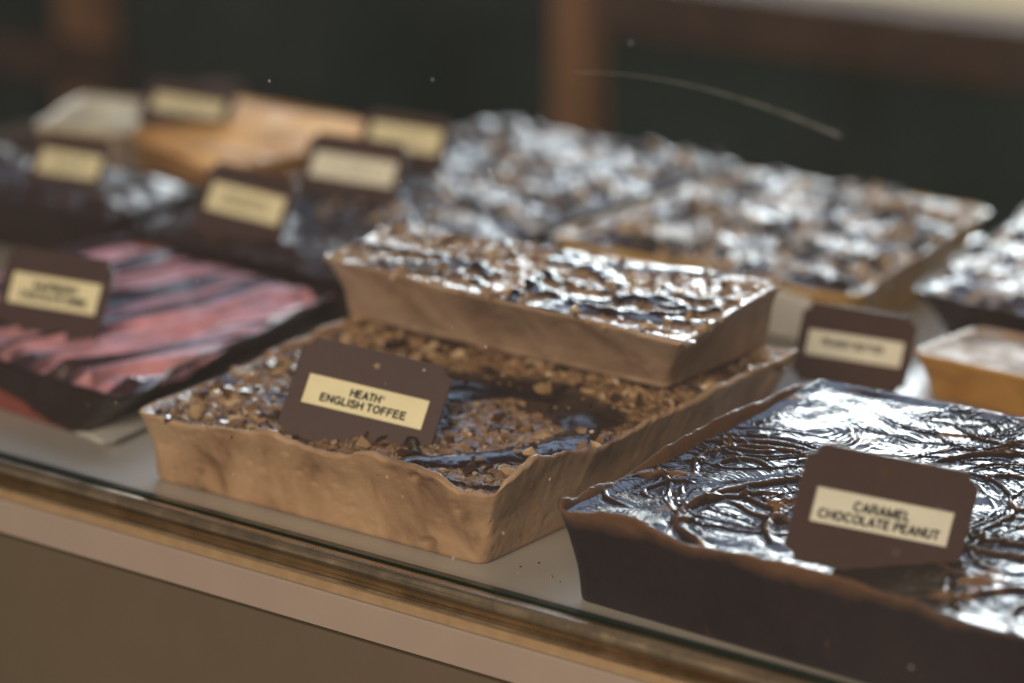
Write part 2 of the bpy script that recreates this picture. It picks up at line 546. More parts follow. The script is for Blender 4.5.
DRIZ_LOW = [  # chocolate poured over the toffee crumbs: (spline, half width, thickness)
    (spline([(-.105, .060), (-.088, .076), (-.066, .098), (-.046, .110), (-.024, .098), (-.010, .078), (-.007, .058), (-.014, .038), (-.030, .018), (-.046, .004)]), .0092, .0030),
    (spline([(-.100, .074), (-.080, .093), (-.060, .106), (-.044, .118)]), .0075, .0030),
    (spline([(-.112, .090), (-.085, .100), (-.060, .108), (-.035, .104), (-.018, .092)]), .0150, .0038),
    (spline([(-.044, .112), (-.040, .098), (-.036, .088)]), .0018, .002),
    (spline([(-.0366, .0000), (-.022, -.003), (-.004, -.002), (.004, .006), (.0066, .014)]), .0016, .0022),
    (spline([(-.095, .055), (-.070, .034), (-.05, .014)]), .0035, .003),
    (spline([(-.150, .120), (-.120, .150), (-.09, .170)]), .007, .003),
]
def top_low(x, y, u, v):
    h = .0015 * fbm(x * 170, y * 170, 11, 4) + .0012 * fbm(x * 30, y * 30, 14, 2)
    wob = .0022 * pn(x * 90, y * 90, 4)
    mx = np.zeros_like(x)
    for pts, w, t in DRIZ_LOW:
        d, al = poly_dist(x, y, pts)
        ww = w * (1 + .45 * pn(al * 45, 0 * al, 21))
        d = d + wob * .6
        prof = np.clip(1 - (d / ww) ** 2, 0, 1)
        h = np.where(d < ww, np.maximum(h * .5, h * .2 + t * prof), h)
        mx = np.maximum(mx, sstep(ww, ww * .85, d))
    inside = sstep(.38, .6, fbm(x * 38, y * 38, 41, 4)) * .8
    return h, np.maximum(mx, inside)

DRIZ_UP = []
_r2 = random.Random(5)
for i in range(17):
    x0 = _r2.uniform(-.19, .02); y0 = .115 + _r2.uniform(0, .11)
    a0 = _r2.uniform(-.35, .5); L = _r2.uniform(.03, .08); b = _r2.uniform(-1.2, 1.2)
    if x0 > -.09:
        L *= 1.25
    pts = [(x0 + L * t * math.cos(a0 + b * t), y0 + L * t * math.sin(a0 + b * t)) for t in (-.5, -.3, -.1, .1, .3, .5)]
    DRIZ_UP.append((spline(pts, 4), _r2.uniform(.0022, .0052) * (1.2 if x0 > -.08 else .8), _r2.uniform(.002, .0035)))
DRIZ_UP.append((spline([(-.0775, .116), (-.082, .128), (-.085, .142), (-.088, .160)], 6), .0036, .0046))
def top_up(x, y, u, v):
    h = .0009 * fbm(x * 110, y * 110, 15, 4)
    mx = np.zeros_like(x)
    for pts, w, t in DRIZ_UP:
        d, al = poly_dist(x, y, pts)
        prof = np.sqrt(np.clip(1 - (d / w) ** 2, 0, 1))
        h = np.maximum(h, h * .3 + t * prof * (1 + .5 * pn(al * 120, 0 * al, 4)))
        mx = np.maximum(mx, sstep(w, w * .8, d))
    return h, np.maximum(mx, .7 * sstep(.45, .7, fbm(x * 60, y * 60, 3, 3)))

# swirled caramel chocolate: overlapping curved spatula strokes, each with raised borders and fine ripples
SW = []
_r = random.Random(12)
for i in range(34):      # (centre, radius, start, span, half width, height, thick): swirls of nearly concentric strokes
    cx_, cy_ = _r.uniform(.03, .31), _r.uniform(-.03, .20)
    R_ = _r.uniform(.005, .012); a_ = _r.uniform(0, 6.28)
    for k in range(_r.randint(3, 7)):
        thick_ = _r.random() < .3
        SW.append((cx_ + _r.uniform(-.003, .003), cy_ + _r.uniform(-.003, .003), R_, a_ + _r.uniform(-.5, .5), _r.uniform(1.2, 3.4),
                   _r.uniform(.0010, .0017) if thick_ else _r.uniform(.0005, .0009), _r.uniform(.0010, .0016) if thick_ else _r.uniform(.0005, .0008), thick_))
        R_ += _r.uniform(.004, .011)
# the big loops left of the sign and at the right edge
SW += [(.135, .030, .050, 1.5, 3.3, .0022, .0015, True), (.118, .020, .033, 1.8, 3.0, .0020, .0014, True), (.134, .046, .020, 1.9, 3.6, .0017, .0012, True), (.152, .03, .032, 2.0, 2.4, .0018, .0013, True),
       (.112, .000, .020, 2.6, 2.4, .0016, .0012, True), (.125, .055, .045, .3, 2.2, .0020, .0014, True), (.258, -.012, .042, 1.2, 2.4, .0020, .0014, True), (.262, .0, .024, 1.0, 3.4, .0018, .0013, True),
       (.15, .012, .011, 0., 6.3, .0009, .0008, True), (.145, .016, .006, 0., 6.3, .0007, .0006, True)]
def top_caramel(x, y, u, v):
    wx = x + .0022 * fbm(x * 45, y * 45, 31, 3); wy = y + .0022 * fbm(x * 45 + 9, y * 45, 33, 3)
    # swirl field: fine wrinkles follow the last stroke of the knife
    ang = 2.2 * pn(x * 14, y * 14, 36) + 1.2
    ca, sa = np.cos(ang), np.sin(ang)
    p1 = wx * ca + wy * sa; p2 = -wx * sa + wy * ca
    w1 = np.sin(2 * np.pi * (p1 / .0042 + 1.3 * pn(x * 90, y * 90, 37) + .8 * pn(x * 40, y * 40, 38)))
    am = .25 + .75 * sstep(-.35, .4, pn(x * 38, y * 38, 39))
    h = .00010 * am * w1 + .00011 * pn(p1 * 330, p2 * 110, 40) + .00036 * pn(x * 95, y * 95, 41) + .0007 * pn(x * 32, y * 32, 42)
    wr = 1 - np.abs(pn(p1 * 120, p2 * 52, 43)) * 3.2      # sparse sharper creases
    h = h + .00020 * np.clip(wr, 0, 1) ** 2
    rg = np.zeros_like(x)
    for (cx_, cy_, R_, a0, sp_, w, t, th_) in SW:
        dx, dy = wx - cx_, wy - cy_
        d = np.hypot(dx, dy) - R_
        if not (np.abs(d) < w * 2).any():
            continue
        a = np.mod(np.arctan2(dy, dx) - a0, 2 * np.pi)
        taper = np.where(a < sp_, np.clip(np.minimum(a, sp_ - a) / .5, 0, 1) ** .6, 0) if sp_ < 6.2 else np.ones_like(a)
        ww = w * (1 + .35 * pn(a * R_ * 120 + cx_ * 900, 0 * a, 44))
        pr = np.exp(-(d / np.maximum(ww, 1e-5)) ** 2 * 1.4) * taper
        h = h + t * pr - .30 * t * np.exp(-((np.abs(d) - 1.9 * ww) / (.7 * ww)) ** 2) * taper
        if th_:
            rg = np.maximum(rg, pr)
    return h, np.clip(1 - sstep(.5, .75, fbm(x * 35, y * 35, 61, 3)) * .8 - .32 * sstep(.35, 1., rg), 0, 1)  # thick ridges turn golden brown: their highlights put into the colour

def nuts(seed, amp=.0022, sc=75, bias=.0):
    def f(x, y, u, v):
        wx = x + .004 * pn(x * 60, y * 60, seed + 7); wy = y + .004 * pn(x * 60 + 5, y * 60, seed + 8)
        n = fbm(wx * sc, wy * sc, seed, 3, .55)
        big = fbm(x * 26, y * 26, seed + 2, 3)
        h = amp * (np.abs(n) * 1.5 - .2) * (.6 + 1.2 * sstep(-.3, .5, pn(x * 30, y * 30, seed + 6))) + .0028 * big
        return h, 1 - sstep(.05 + bias, .45 + bias, fbm(x * 50, y * 50, seed + 4, 3)) * .95
    return f

def top_pink(x, y, u, v):
    # streaks fan out from the front left to the back right
    a = math.radians(84)
    s1 = x * math.cos(a) + y * math.sin(a); t1 = -x * math.sin(a) + y * math.cos(a)
    t1 = t1 + .005 * pn(s1 * 16, t1 * 40, 3) + .012 * np.sin(s1 * 14) + .25 * s1 * t1
    n = fbm(s1 * 4.5, t1 * 105, 71, 4, .5)
    band = fbm(s1 * 3 + 3, t1 * 46, 75, 2)
    mx = sstep(.02, .22, n * .55 + band * .9)
    h = .0020 * n + .0020 * band - .0006 * mx
    front = sstep(.16, .03, v) * sstep(-.25, .2, fbm(x * 60, y * 60, 79, 2) + .1)
    return 2.7 * h + .003 * front * pn(x * 80, y * 80, 4) - .004 * sstep(.10, 0, v), np.maximum(mx, front * .95)

def smooth_top(seed):
    def f(x, y, u, v):
        return .0012 * fbm(x * 25, y * 25, seed, 3), sstep(.1, .6, fbm(x * 14, y * 40, seed + 2, 3)) * .7
    return f

def flat(z, jag=0):
    return [[(0, z), (1, z)]] * 4

# front row ------------------------------------------------------------
def ex(pts, a, b, ax):
    return [((p - a) / (b - a), z) for p, z in pts]

toffee_top = [(-.1845, -.014), (.017, -.014), (.014, .212), (-.19, .208)]
fr_rim = ex([(-.1865, .0310), (-.178, .0318), (-.160, .0307), (-.137, .0339), (-.1085, .0386), (-.0985, .0362), (-.078, .035), (-.0645, .0364), (-.051, .0404), (-.038, .0388), (-.025, .0381),
             (-.0145, .0359), (-.0068, .0333), (.006, .033), (.010, .0338), (.017, .038)], -.1865, .017, 0)
rt_rim = ex([(-.014, .0385), (.000, .0440), (.010, .0458), (.020, .0432), (.028, .0430), (.039, .0405), (.056, .0372), (.085, .0395), (.115, .0409), (.145, .0424), (.206, .0431)], -.014, .212, 0)
lf_rim = [(0, .0415), (.4, .041), (.52, .0400), (.62, .0370), (.76, .0340), (.9, .0295), (1, .0290)]
_pr = random.Random(6)
low, low_info = fudge('toffee_fudge_block', 'large tan toffee fudge slab with crumb top, carrying a second slab on its rear half', 'fudge',
    [(-.181, -.0075), (.0015, -.0070), (-.001, .200), (-.181, .2)], toffee_top, [fr_rim, rt_rim, [(0, .041), (1, .041)], lf_rim],
    [.0314, .0303, .0385, .0400], M['toffee_side'], M['toffee_top'], top_low, r=.007, step=.0011, res=.0007, seed=2, rim_jag=.0014, thick=.0046,
    pits=[(.150, .034, .0030, .0022), (.158, .0335, .0022, .0015), (.118, .012, .0020, .0012), (.163, .0045, .0040, .0022), (.165, .017, .0016, .001), (.086, .022, .002, .0012), (.025, .02, .003, .0009), (.135, .019, .0014, .001)] + [(_pr.uniform(.0, .215), _pr.uniform(.003, .031), _pr.choice((.0006, .0008, .0011, .0016)), _pr.uniform(.0005, .0012)) for _ in range(46)])
crumbs(low, low_info, 3600, .0029, 4, keep=lambda u, v: 1. if u < .33 else (.5 if v < .6 else .7))

up_top = [(-.190, .120), (.020, .109), (.001, .214), (-.206, .190)]
crumbs(low, low_info, 5200, .0012, 14, keep=lambda u, v: 1. if u < .36 else .6, name='toffee_dust', tintmin=.1)
upper, up_info = fudge('toffee_fudge_block', 'tan toffee fudge slab with glossy chocolate strands, stacked on top of another slab', 'fudge',
    [(-.193, .138), (-.006, .133), (-.007, .220), (-.193, .215)], up_top,
    [[(0, .0725), (.08, .0705), (.15, .0725), (.3, .071), (.5, .0705), (.75, .071), (.9, .0695), (1, .0705)], flat(.0705)[0], flat(.071)[0], flat(.072)[0]],
    [.0712, .0700, .0705, .0715], M['toffee_side_brown'], M['upper_top'], top_up, zb=.0392, r=.006, step=.0015, res=.0008, seed=5, rim_jag=.0009, thick=.0016, wobble=1.6)
crumbs(upper, up_info, 2200, .0024, 8, tintmin=.35)

cs_top = [(.047, -.020), (.300, -.024), (.300, .200), (.043, .180)]
cf = ex([(.047, .0395), (.050, .0378), (.069, .0414), (.088, .0438), (.095, .0405), (.109, .0371), (.1335, .0394), (.155, .0404), (.173, .0404), (.194, .0390), (.211, .0380), (.223, .0357), (.253, .0352), (.3, .036)], .047, .300, 0)
cl = [(0, .0425), (.16, .0440), (.28, .0455), (.4, .0460), (.5, .0455), (.64, .0436), (.71, .0396), (.78, .0383), (.88, .0405), (.93, .0390), (.97, .0425), (1, .0395)]
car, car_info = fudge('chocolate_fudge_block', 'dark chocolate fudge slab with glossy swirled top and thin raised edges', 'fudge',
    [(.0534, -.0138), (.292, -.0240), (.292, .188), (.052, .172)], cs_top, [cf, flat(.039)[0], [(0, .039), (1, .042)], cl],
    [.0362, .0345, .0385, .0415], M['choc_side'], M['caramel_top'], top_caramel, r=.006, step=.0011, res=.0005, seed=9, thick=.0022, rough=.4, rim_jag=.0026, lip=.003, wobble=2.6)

# raspberry slab at the left
pink, pink_info = fudge('raspberry_fudge_block', 'flat dark slab with pink and chocolate swirled top', 'fudge',
    [(-.420, .034), (-.246, .016), (-.278, .196), (-.420, .205)], [(-.425, .030), (-.218, .012), (-.258, .206), (-.425, .222)],
    [flat(.0240)[0]] * 4, [.0242, .0242, .0245, .0245], M['raspberry_side'], M['pink_top'], top_pink, r=.016, step=.0015, res=.0009, seed=13, rim_jag=.0022, thick=.0012, wobble=4.5, mound=.0025)

# second row -------------------------------------------------------------
fudge('chocolate_fudge_block', 'low dark chocolate slab with bluish sheen behind the pink slab', 'fudge',
    [(-.402, .232), (-.262, .222), (-.262, .350), (-.402, .350)], [(-.420, .222), (-.252, .208), (-.252, .362), (-.420, .362)], [flat(.0315)[0]] * 4, [.030] * 4,
    M['choc_side_back'], M['dull_top'], nuts(81, .0014, 40, .5), step=.002, res=.0014, seed=21, thick=.0012, wobble=3.2, mound=.005, r=.016)
fudge('chocolate_fudge_block', 'plain dark chocolate slab farthest along the left side of the case', 'fudge',
    [(-.640, .236), (-.440, .234), (-.446, .302), (-.640, .306)], [(-.650, .224), (-.430, .222), (-.440, .312), (-.650, .314)], [flat(.0335)[0]] * 4, [.032] * 4,
    M['choc_side_back'], M['dull_top'], nuts(91, .0016, 35, .3), step=.002, res=.0014, seed=22, thick=.0012, wobble=3.2, mound=.005, r=.016)
fudge('nut_fudge_block', 'dark fudge slab with shiny chocolate chunk top beside the golden slab', 'fudge',
    [(-.408, .305), (-.243, .304), (-.246, .535), (-.418, .535)], [(-.416, .290), (-.233, .296), (-.240, .545), (-.426, .545)], [flat(.033)[0]] * 4, [.0328] * 4,
    M['choc_side_back'], M['nut_top'], nuts(101, .0030, 75, .05), step=.002, res=.0012, seed=23, thick=.0012, wobble=3.2, mound=.005, r=.016)
fudge('nut_fudge_block', 'golden sided fudge slab with speckled nut and chocolate top', 'fudge',
    [(-.222, .352), (-.049, .356), (-.072, .522), (-.228, .525)], [(-.229, .343), (-.036, .338), (-.066, .533), (-.234, .535)], [flat(.0305)[0], flat(.0305)[0], flat(.033)[0], flat(.031)[0]], [.0308, .0308, .0333, .0313],
    M['gold_side'], M['nut_top'], nuts(111, .0028, 95, -.12), step=.002, res=.001, seed=24, thick=.0012, wobble=3.2, mound=.005, r=.016)
fudge('nut_fudge_block', 'dark sided fudge slab with pale chopped nut top behind the small caramel slab', 'fudge',
    [(-.016, .392), (.190, .372), (.190, .570), (-.060, .565)], [(-.022, .372), (.200, .345), (.200, .582), (-.064, .580)], [flat(.0305)[0]] * 4, [.029] * 4,
    M['choc_side_back'], M['nut_top'], nuts(121, .0026, 95, -.2), step=.002, res=.0012, seed=25, thick=.0012, wobble=3.2, mound=.005, r=.016)
fudge('caramel_fudge_block', 'small smooth caramel coloured slab with white frosted top', 'fudge',
    [(.024, .305), (.190, .293), (.190, .345), (.026, .352)], [(.021, .293), (.190, .282), (.190, .350), (.026, .354)], [flat(.0245)[0]] * 4, [.0237] * 4,
    M['tan_side'], M['white_top'], smooth_top(131), r=.012, step=.002, res=.0014, seed=26, rough=.5, rim_jag=.0003, thick=.006)
fudge('cream_fudge_block', 'cream coloured fudge slab at the far left end', 'fudge',
    [(-.612, .356), (-.566, .370), (-.600, .440), (-.655, .428)], [(-.617, .346), (-.561, .362), (-.596, .448), (-.664, .436)], [flat(.0385)[0]] * 4, [.0377] * 4,
    M['cream_side'], M['plain_top_cream'], smooth_top(141), step=.002, res=.0018, seed=27, rim_jag=.0003, thick=.0012, mound=.002, wobble=2., r=.012)
fudge('orange_fudge_block', 'bright orange caramel slab carrying a sign, behind the dark slabs', 'fudge',
    [(-.556, .376), (-.452, .334), (-.434, .466), (-.586, .476)], [(-.560, .366), (-.446, .321), (-.427, .476), (-.594, .488)], [flat(.0395)[0]] * 4, [.0385] * 4,
    M['orange_side'], M['plain_top_orange'], smooth_top(151), step=.002, res=.0018, seed=28, rim_jag=.0003, thick=.0012, mound=.002, wobble=2., r=.012)

# ------------------------------------------------------------------ signs
SW_, SH_ = .068, .046
def notched(w, h, r, jag=0, rs=None):
    pts = []
    K = 6
    for cx_, cy_, a0 in ((w / 2, -h / 2, 180), (w / 2, h / 2, 270), (-w / 2, h / 2, 0), (-w / 2, -h / 2, 90)):
        arc = []
        for i in range(K + 1):
            a = rad(a0 - 90 * i / K)
            arc.append((cx_ + r * math.cos(a), cy_ + r * math.sin(a)))
        pts += arc
    if jag:
        out = []
        for i, p in enumerate(pts):
            q = pts[(i + 1) % len(pts)]
            L = math.hypot(q[0] - p[0], q[1] - p[1])
            out.append(p)
            if L > .01 and (q[1] > p[1] + .01 or q[0] < p[0] - .01 or q[1] < p[1] - .01):
                n_ = int(L / .0011)
                for k in range(1, n_):
                    t = k / n_
                    j = jag * (.5 + rs.random()) * (1 if k % 2 else 0)
                    out.append((p[0] + (q[0] - p[0]) * t + (q[1] - p[1]) / L * j, p[1] + (q[1] - p[1]) * t - (q[0] - p[0]) / L * j))
        pts = out
    return pts

def curve_mesh(name, loops, depth, bev, m, parent, z=0):
    cu = bpy.data.curves.new(name, 'CURVE')
    cu.dimensions = '2D'
    cu.fill_mode = 'BOTH'
    cu.extrude = depth / 2
    cu.bevel_depth = bev
    cu.bevel_resolution = 1
    for lp in loops:
        s = cu.splines.new('POLY')
        s.points.add(len(lp) - 1)
        for p, q in zip(s.points, lp):
            p.co = (q[0], q[1], 0, 1)
        s.use_cyclic_u = True
    tmp = bpy.data.objects.new(name, cu)
    COL.objects.link(tmp)
    me = bpy.data.meshes.new_from_object(tmp.evaluated_get(bpy.context.evaluated_depsgraph_get()))
    bpy.data.objects.remove(tmp)
    me.materials.clear(); me.materials.append(m)
    for v in me.vertices:
        v.co.z += z
    o = bpy.data.objects.new(name, me)
    return link(o, parent)

def _arc(cx_, cy_, rx, ry, a0, a1, n=14):
    return [(cx_ + rx * math.cos(rad(a0 + (a1 - a0) * i / n)), cy_ + ry * math.sin(rad(a0 + (a1 - a0) * i / n))) for i in range(n + 1)]
_P = [(.10, .915), (.40, .915)] + _arc(.40, .69, .225, .225, 90, -90, 10) + [(.10, .465)]
GLY = {   # grotesque capitals as strokes on a cap height of 1: (advance, strokes)
    'H': (.78, [[(.10, 0), (.10, 1)], [(.68, 0), (.68, 1)], [(.10, .52), (.68, .52)]]),
    'E': (.68, [[(.10, 0), (.10, 1)], [(.10, .915), (.64, .915)], [(.10, .525), (.60, .525)], [(.10, .085), (.66, .085)]]),
    'F': (.62, [[(.10, 0), (.10, 1)], [(.10, .915), (.61, .915)], [(.10, .505), (.55, .505)]]),
    'L': (.58, [[(.10, 0), (.10, 1)], [(.10, .085), (.57, .085)]]),
    'T': (.64, [[(.00, .915), (.64, .915)], [(.32, 0), (.32, .95)]]),
    'I': (.20, [[(.10, 0), (.10, 1)]]),
    'N': (.78, [[(.10, 0), (.10, 1)], [(.68, 0), (.68, 1)], [(.11, .93), (.67, .07)]]),
    'A': (.74, [[(.05, 0), (.37, .97)], [(.69, 0), (.37, .97)], [(.17, .32), (.57, .32)]]),
    'M': (.92, [[(.10, 0), (.10, 1)], [(.82, 0), (.82, 1)], [(.12, .95), (.46, .05)], [(.80, .95), (.46, .05)]]),
    'U': (.74, [[(.10, 1), (.10, .34)] + _arc(.37, .34, .27, .265, 180, 360, 12) + [(.64, 1)]]),
    'P': (.68, [[(.10, 0), (.10, 1)], _P]),
    'R': (.74, [[(.10, 0), (.10, 1)], _P, [(.40, .465), (.56, .38), (.60, .20), (.64, 0)]]),
    'B': (.70, [[(.10, 0), (.10, 1)], [(.10, .915), (.38, .915)] + _arc(.38, .715, .19, .20, 90, -90, 9) + [(.10, .515)],
                [(.38, .515)] + _arc(.40, .30, .22, .215, 90, -90, 9) + [(.10, .085)]]),
    'C': (.78, [_arc(.41, .5, .325, .42, 38, 322, 22)]),
    'G': (.80, [_arc(.41, .5, .325, .42, 38, 318, 22), [(.42, .46), (.74, .46)], [(.70, .46), (.70, .02)]]),
    'O': (.82, [_arc(.41, .5, .325, .42, 0, 360, 28)]),
    'S': (.68, [spline([(.59, .70), (.50, .87), (.33, .92), (.16, .85), (.11, .72), (.19, .59), (.36, .52), (.53, .44), (.60, .29), (.53, .13), (.34, .078), (.15, .14), (.075, .31)], 4)]),
    'Y': (.70, [[(.06, 1), (.35, .43)], [(.64, 1), (.35, .43)], [(.35, .45), (.35, 0)]]),
    'W': (.98, [[(.05, 1), (.26, .03)], [(.26, .03), (.49, .95)], [(.49, .95), (.72, .03)], [(.72, .03), (.93, 1)]]),
    ' ': (.22, []),
}
def text_mesh(lines, parent, z=0., weight=.245):
    """lines: (text, centre x, centre y, width, cap height)"""
    Vv, Ff = [], []
    def stroke(pts, sx, sy, ox, oy, wt):
        for (ax, ay), (bx, by) in zip(pts[:-1], pts[1:]):
            p = Vector(((ax) * sx + ox, ay * sy + oy)); q = Vector((bx * sx + ox, by * sy + oy))
            d = (q - p)
            if d.length < 1e-9:
                continue
            d.normalize()
            nrm = Vector((-d.y, d.x)) * wt / 2
            e = d * (wt * .12 if len(pts) > 2 else 0)
            i = len(Vv)
            for c in (p - e - nrm, q + e - nrm, q + e + nrm, p - e + nrm):
                Vv.append((c.x, c.y, z + len(Ff) * 2e-9))
            Ff.append([i, i + 1, i + 2, i + 3])
    for (t, x0, y0, wd, cap) in lines:
        reg = t.endswith('®')
        t = t.rstrip('®')
        adv = sum(GLY[c][0] + .085 for c in t) - .085
        sx = wd / adv
        x = x0 - wd / 2
        for c in t:
            w_, st = GLY[c]
            for pts in st:
                stroke(pts, sx, cap, x, y0 - cap / 2, weight * cap)
            x += (w_ + .085) * sx
        if reg:
            k = cap * .36
            stroke(_arc(0, 0, .5, .5, 0, 360, 16), k, k, x + k * .55, y0 + cap * .28, k * .14)
            stroke([(-.14, -.26), (-.14, .26)], k, k, x + k * .55, y0 + cap * .28, k * .13)
            stroke([(-.14, .22), (.10, .22), (.15, .10), (.10, -.01), (-.14, -.01)], k, k, x + k * .55, y0 + cap * .28, k * .12)
            stroke([(.0, 0), (.17, -.26)], k, k, x + k * .55, y0 + cap * .28, k * .13)
    return mesh_obj('lettering', Vv, Ff, M['ink'], parent, smooth=False)

def make_sign(label, pose, lab_m, lines=None, labw=.0555, labh=.0142, laby=.0, jag=0, scribble=0, seed=0):
    loc, rot, sc = pose
    root = thing('flavour_sign', label, 'sign', loc, rot, group='flavour signs on the fudge')
    root.scale = (sc, sc, sc)
    rs = random.Random(seed)
    cy_ = SH_ / 2
    outer = [(x, y + cy_) for x, y in notched(SW_, SH_, .0046, jag, rs)]
    hole = [(x, y + cy_ + laby) for x, y in ((-labw / 2, -labh / 2), (labw / 2, -labh / 2), (labw / 2, labh / 2), (-labw / 2, labh / 2))]
    curve_mesh('sign_plate', [outer, hole], .0010, .0002, M['sign'], root, 0)
    b = [(x * .995, (y - cy_) * .995 + cy_) for x, y in notched(SW_, SH_, .0050)] if 0 else [(x * .985, (y - cy_) * .985 + cy_) for x, y in outer]
    curve_mesh('backing', [b], .0005, 0, M['sign'], root, -.0012)
    lb = [(-labw / 2 - .0005, -labh / 2 - .0005), (labw / 2 + .0005, -labh / 2 - .0005), (labw / 2 + .0005, labh / 2 + .0005), (-labw / 2 - .0005, labh / 2 + .0005)]
    card = curve_mesh('label_card', [[(x, y + cy_ + laby) for x, y in lb]], .0003, 0, lab_m, root, -.00072)
    if lines:
        text_mesh([(t, sx, sy + cy_ + laby, wd, cap) for t, sx, sy, wd, cap in lines], card, z=-.00053)
    elif scribble:
        Vv, Ff = [], []
        for r_ in range(scribble):
            y = cy_ + laby + (0 if scribble == 1 else (.0024 if r_ == 0 else -.0024))
            n_ = rs.randint(9, 12)
            x = -n_ * .0030 / 2
            for k in range(n_):
                if rs.random() < .12:
                    x += .003
                    continue
                for (dx, dy, w, h) in ((0, 0, .0006, .0032), (.0007, rs.choice((-.0013, 0, .0013)), .0012, .0006), (.0014, rs.choice((-.0005, .0006)), .0006, rs.uniform(.0016, .003))):
                    i = len(Vv)
                    Vv += [(x + dx - w / 2, y + dy - h / 2, -.00053), (x + dx + w / 2, y + dy - h / 2, -.00053), (x + dx + w / 2, y + dy + h / 2, -.00053), (x + dx - w / 2, y + dy + h / 2, -.00053)]
                    Ff.append([i, i + 1, i + 2, i + 3])
                x += .0030
        mesh_obj('lettering', Vv, Ff, M['ink'], card, smooth=False)
    return root

def smear(root, x, y, r, m, seed):
    rs = random.Random(seed)
    n_ = 22
    V = [(0, 0, .0009)]
    for k in range(n_):
        a = 2 * math.pi * k / n_
        q = r * (.35 + .65 * abs(math.sin(a * 2.5 + seed)) ** 2 * rs.uniform(.6, 1.3))
        V.append((q * math.cos(a), q * math.sin(a), .00074))
    V = [(vx + x, vy + y, vz) for vx, vy, vz in V]
    return mesh_obj('smear', V, [[0, 1 + k, 1 + (k + 1) % n_] for k in range(n_)], m, root)

POSE = {
'heath': ((-0.0829, 0.010, 0.0285), (0.912, 0.145, 0.364), 0.987),
'caramel': ((0.1739, 0.0045, 0.033), (1.496, 0.239, 0.769), 0.981),
'butter': ((-0.0059, 0.2849, 0.004), (1.522, 0.188, 0.77), 0.823),
'rasp': ((-0.3217, 0.064, 0.022), (1.093, -0.009, 0.108), 0.945),
'left': ((-0.5014, 0.253, 0.03), (1.012, -0.012, 0.054), 0.796),
'top': ((-0.5426, 0.3954, 0.037), (0.682, 0.113, 0.461), 0.806),
'mid': ((-0.3524, 0.232, 0.03), (1.063, 0.039, -0.001), 0.907),
'cen': ((-0.3491, 0.3188, 0.033), (1.042, 0.039, 0.214), 0.893),
'far': ((-0.3712, 0.392, 0.037), (0.995, 0.075, 0.322), 0.770),
}
s1_ = make_sign('brown sign reading ENGLISH TOFFEE on a yellow card, in the tan crumb slab', POSE['heath'], M['label_yellow'],
          [('HEATH®', -.0006, .0025, .0138, .0037), ('ENGLISH TOFFEE', -.0004, -.0023, .0392, .0037)], seed=1)
s2_ = make_sign('brown sign with ragged edge reading CARAMEL CHOCOLATE PEANUT on a cream card', POSE['caramel'], M['label_cream'],
          [('CARAMEL', -.0002, .0017, .0226, .0038), ('CHOCOLATE PEANUT', -.0002, -.0032, .0485, .0038)], jag=.0005, seed=2)
make_sign('brown sign with one blurred line on a beige card, behind the glossy swirled slab', POSE['butter'], M['label_cream'],
          [('PEANUT BUTTER', -.0012, .001, .037, .0042)], labw=.058, labh=.0155, seed=3)
make_sign('dark sign with yellow card standing at the front of the pink swirled slab', POSE['rasp'], M['label_yellow'],
          [('RASPBERRY', 0, .0026, .0285, .0042), ('CHOCOLATE SWIRL', 0, -.0028, .044, .0042)], labw=.058, labh=.0165, laby=.002, seed=4)
make_sign('dark sign with yellow card on the plain chocolate slab near the left edge', POSE['left'], M['label_yellow'], scribble=2, labw=.058, labh=.018, laby=.002, seed=5)
make_sign('small dark sign with yellow card standing on the orange caramel slab', POSE['top'], M['label_yellow'], scribble=1, labw=.055, labh=.017, laby=.002, seed=6)
make_sign('dark sign with two line yellow card on the low chocolate slab behind the pink slab', POSE['mid'], M['label_yellow'], scribble=2, labw=.058, labh=.0175, laby=.003, seed=7)
make_sign('dark sign with pale whitish card at the front of the shiny chocolate chunk slab', POSE['cen'], M['label_cream'], scribble=1, labw=.058, labh=.0165, laby=.003, seed=8)
make_sign('yellow card sign half hidden behind the sign with the pale whitish card', POSE['far'], M['label_yellow'], scribble=1, labw=.056, labh=.020, laby=.004, seed=9)

smear(s1_, .0005, .0395, .0019, M['trim'], 3)
smear(s1_, .021, .0425, .0006, M['label_cream'], 5)
smear(s2_, -.0035, .0400, .0026, M['choc_smear'], 8)
smear(s2_, .020, .0060, .0010, M['choc_smear'], 9)

# ------------------------------------------------------------------ display case
case = thing('display_case', 'long glass fronted display case with white shelf and metal front rail', 'display case')
def extrude_x(name, prof, x0, x1, m, closed=False, parent=case, smooth=False, nx=2):
    xs = np.linspace(x0, x1, nx)
    V = [(x, y, z) for x in xs for y, z in prof]
    k = len(prof)
    F = []
    for j in range(nx - 1):
        for i in range(k if closed else k - 1):
            a, b = j * k + i, j * k + (i + 1) % k
            F.append([a, b, b + k, a + k])
    if closed:
        F.append(list(range(k))[::-1]); F.append([(nx - 1) * k + i for i in range(k)])
    o = mesh_obj(name, V, F, m, parent, smooth=smooth)
    return o
def box(name, x0, x1, y0, y1, z0, z1, m, parent=None, bev=0.):
    bm = bmesh.new()
    bmesh.ops.create_cube(bm, size=1)
    for v in bm.verts:
        v.co = ((x0 + x1) / 2 + v.co.x * (x1 - x0), (y0 + y1) / 2 + v.co.y * (y1 - y0), (z0 + z1) / 2 + v.co.z * (z1 - z0))
    if bev:
        bmesh.ops.bevel(bm, geom=bm.edges[:], offset=bev, segments=2, affect='EDGES', profile=.5)
    me = bpy.data.meshes.new(name)
    bm.to_mesh(me); bm.free()
    me.materials.append(m)
    return link(bpy.data.objects.new(name, me), parent)
X0, X1 = -1.6, 1.0
box('shelf', -.690, X1, -.0285, .588, -.020, 0, M['shelf'], case)
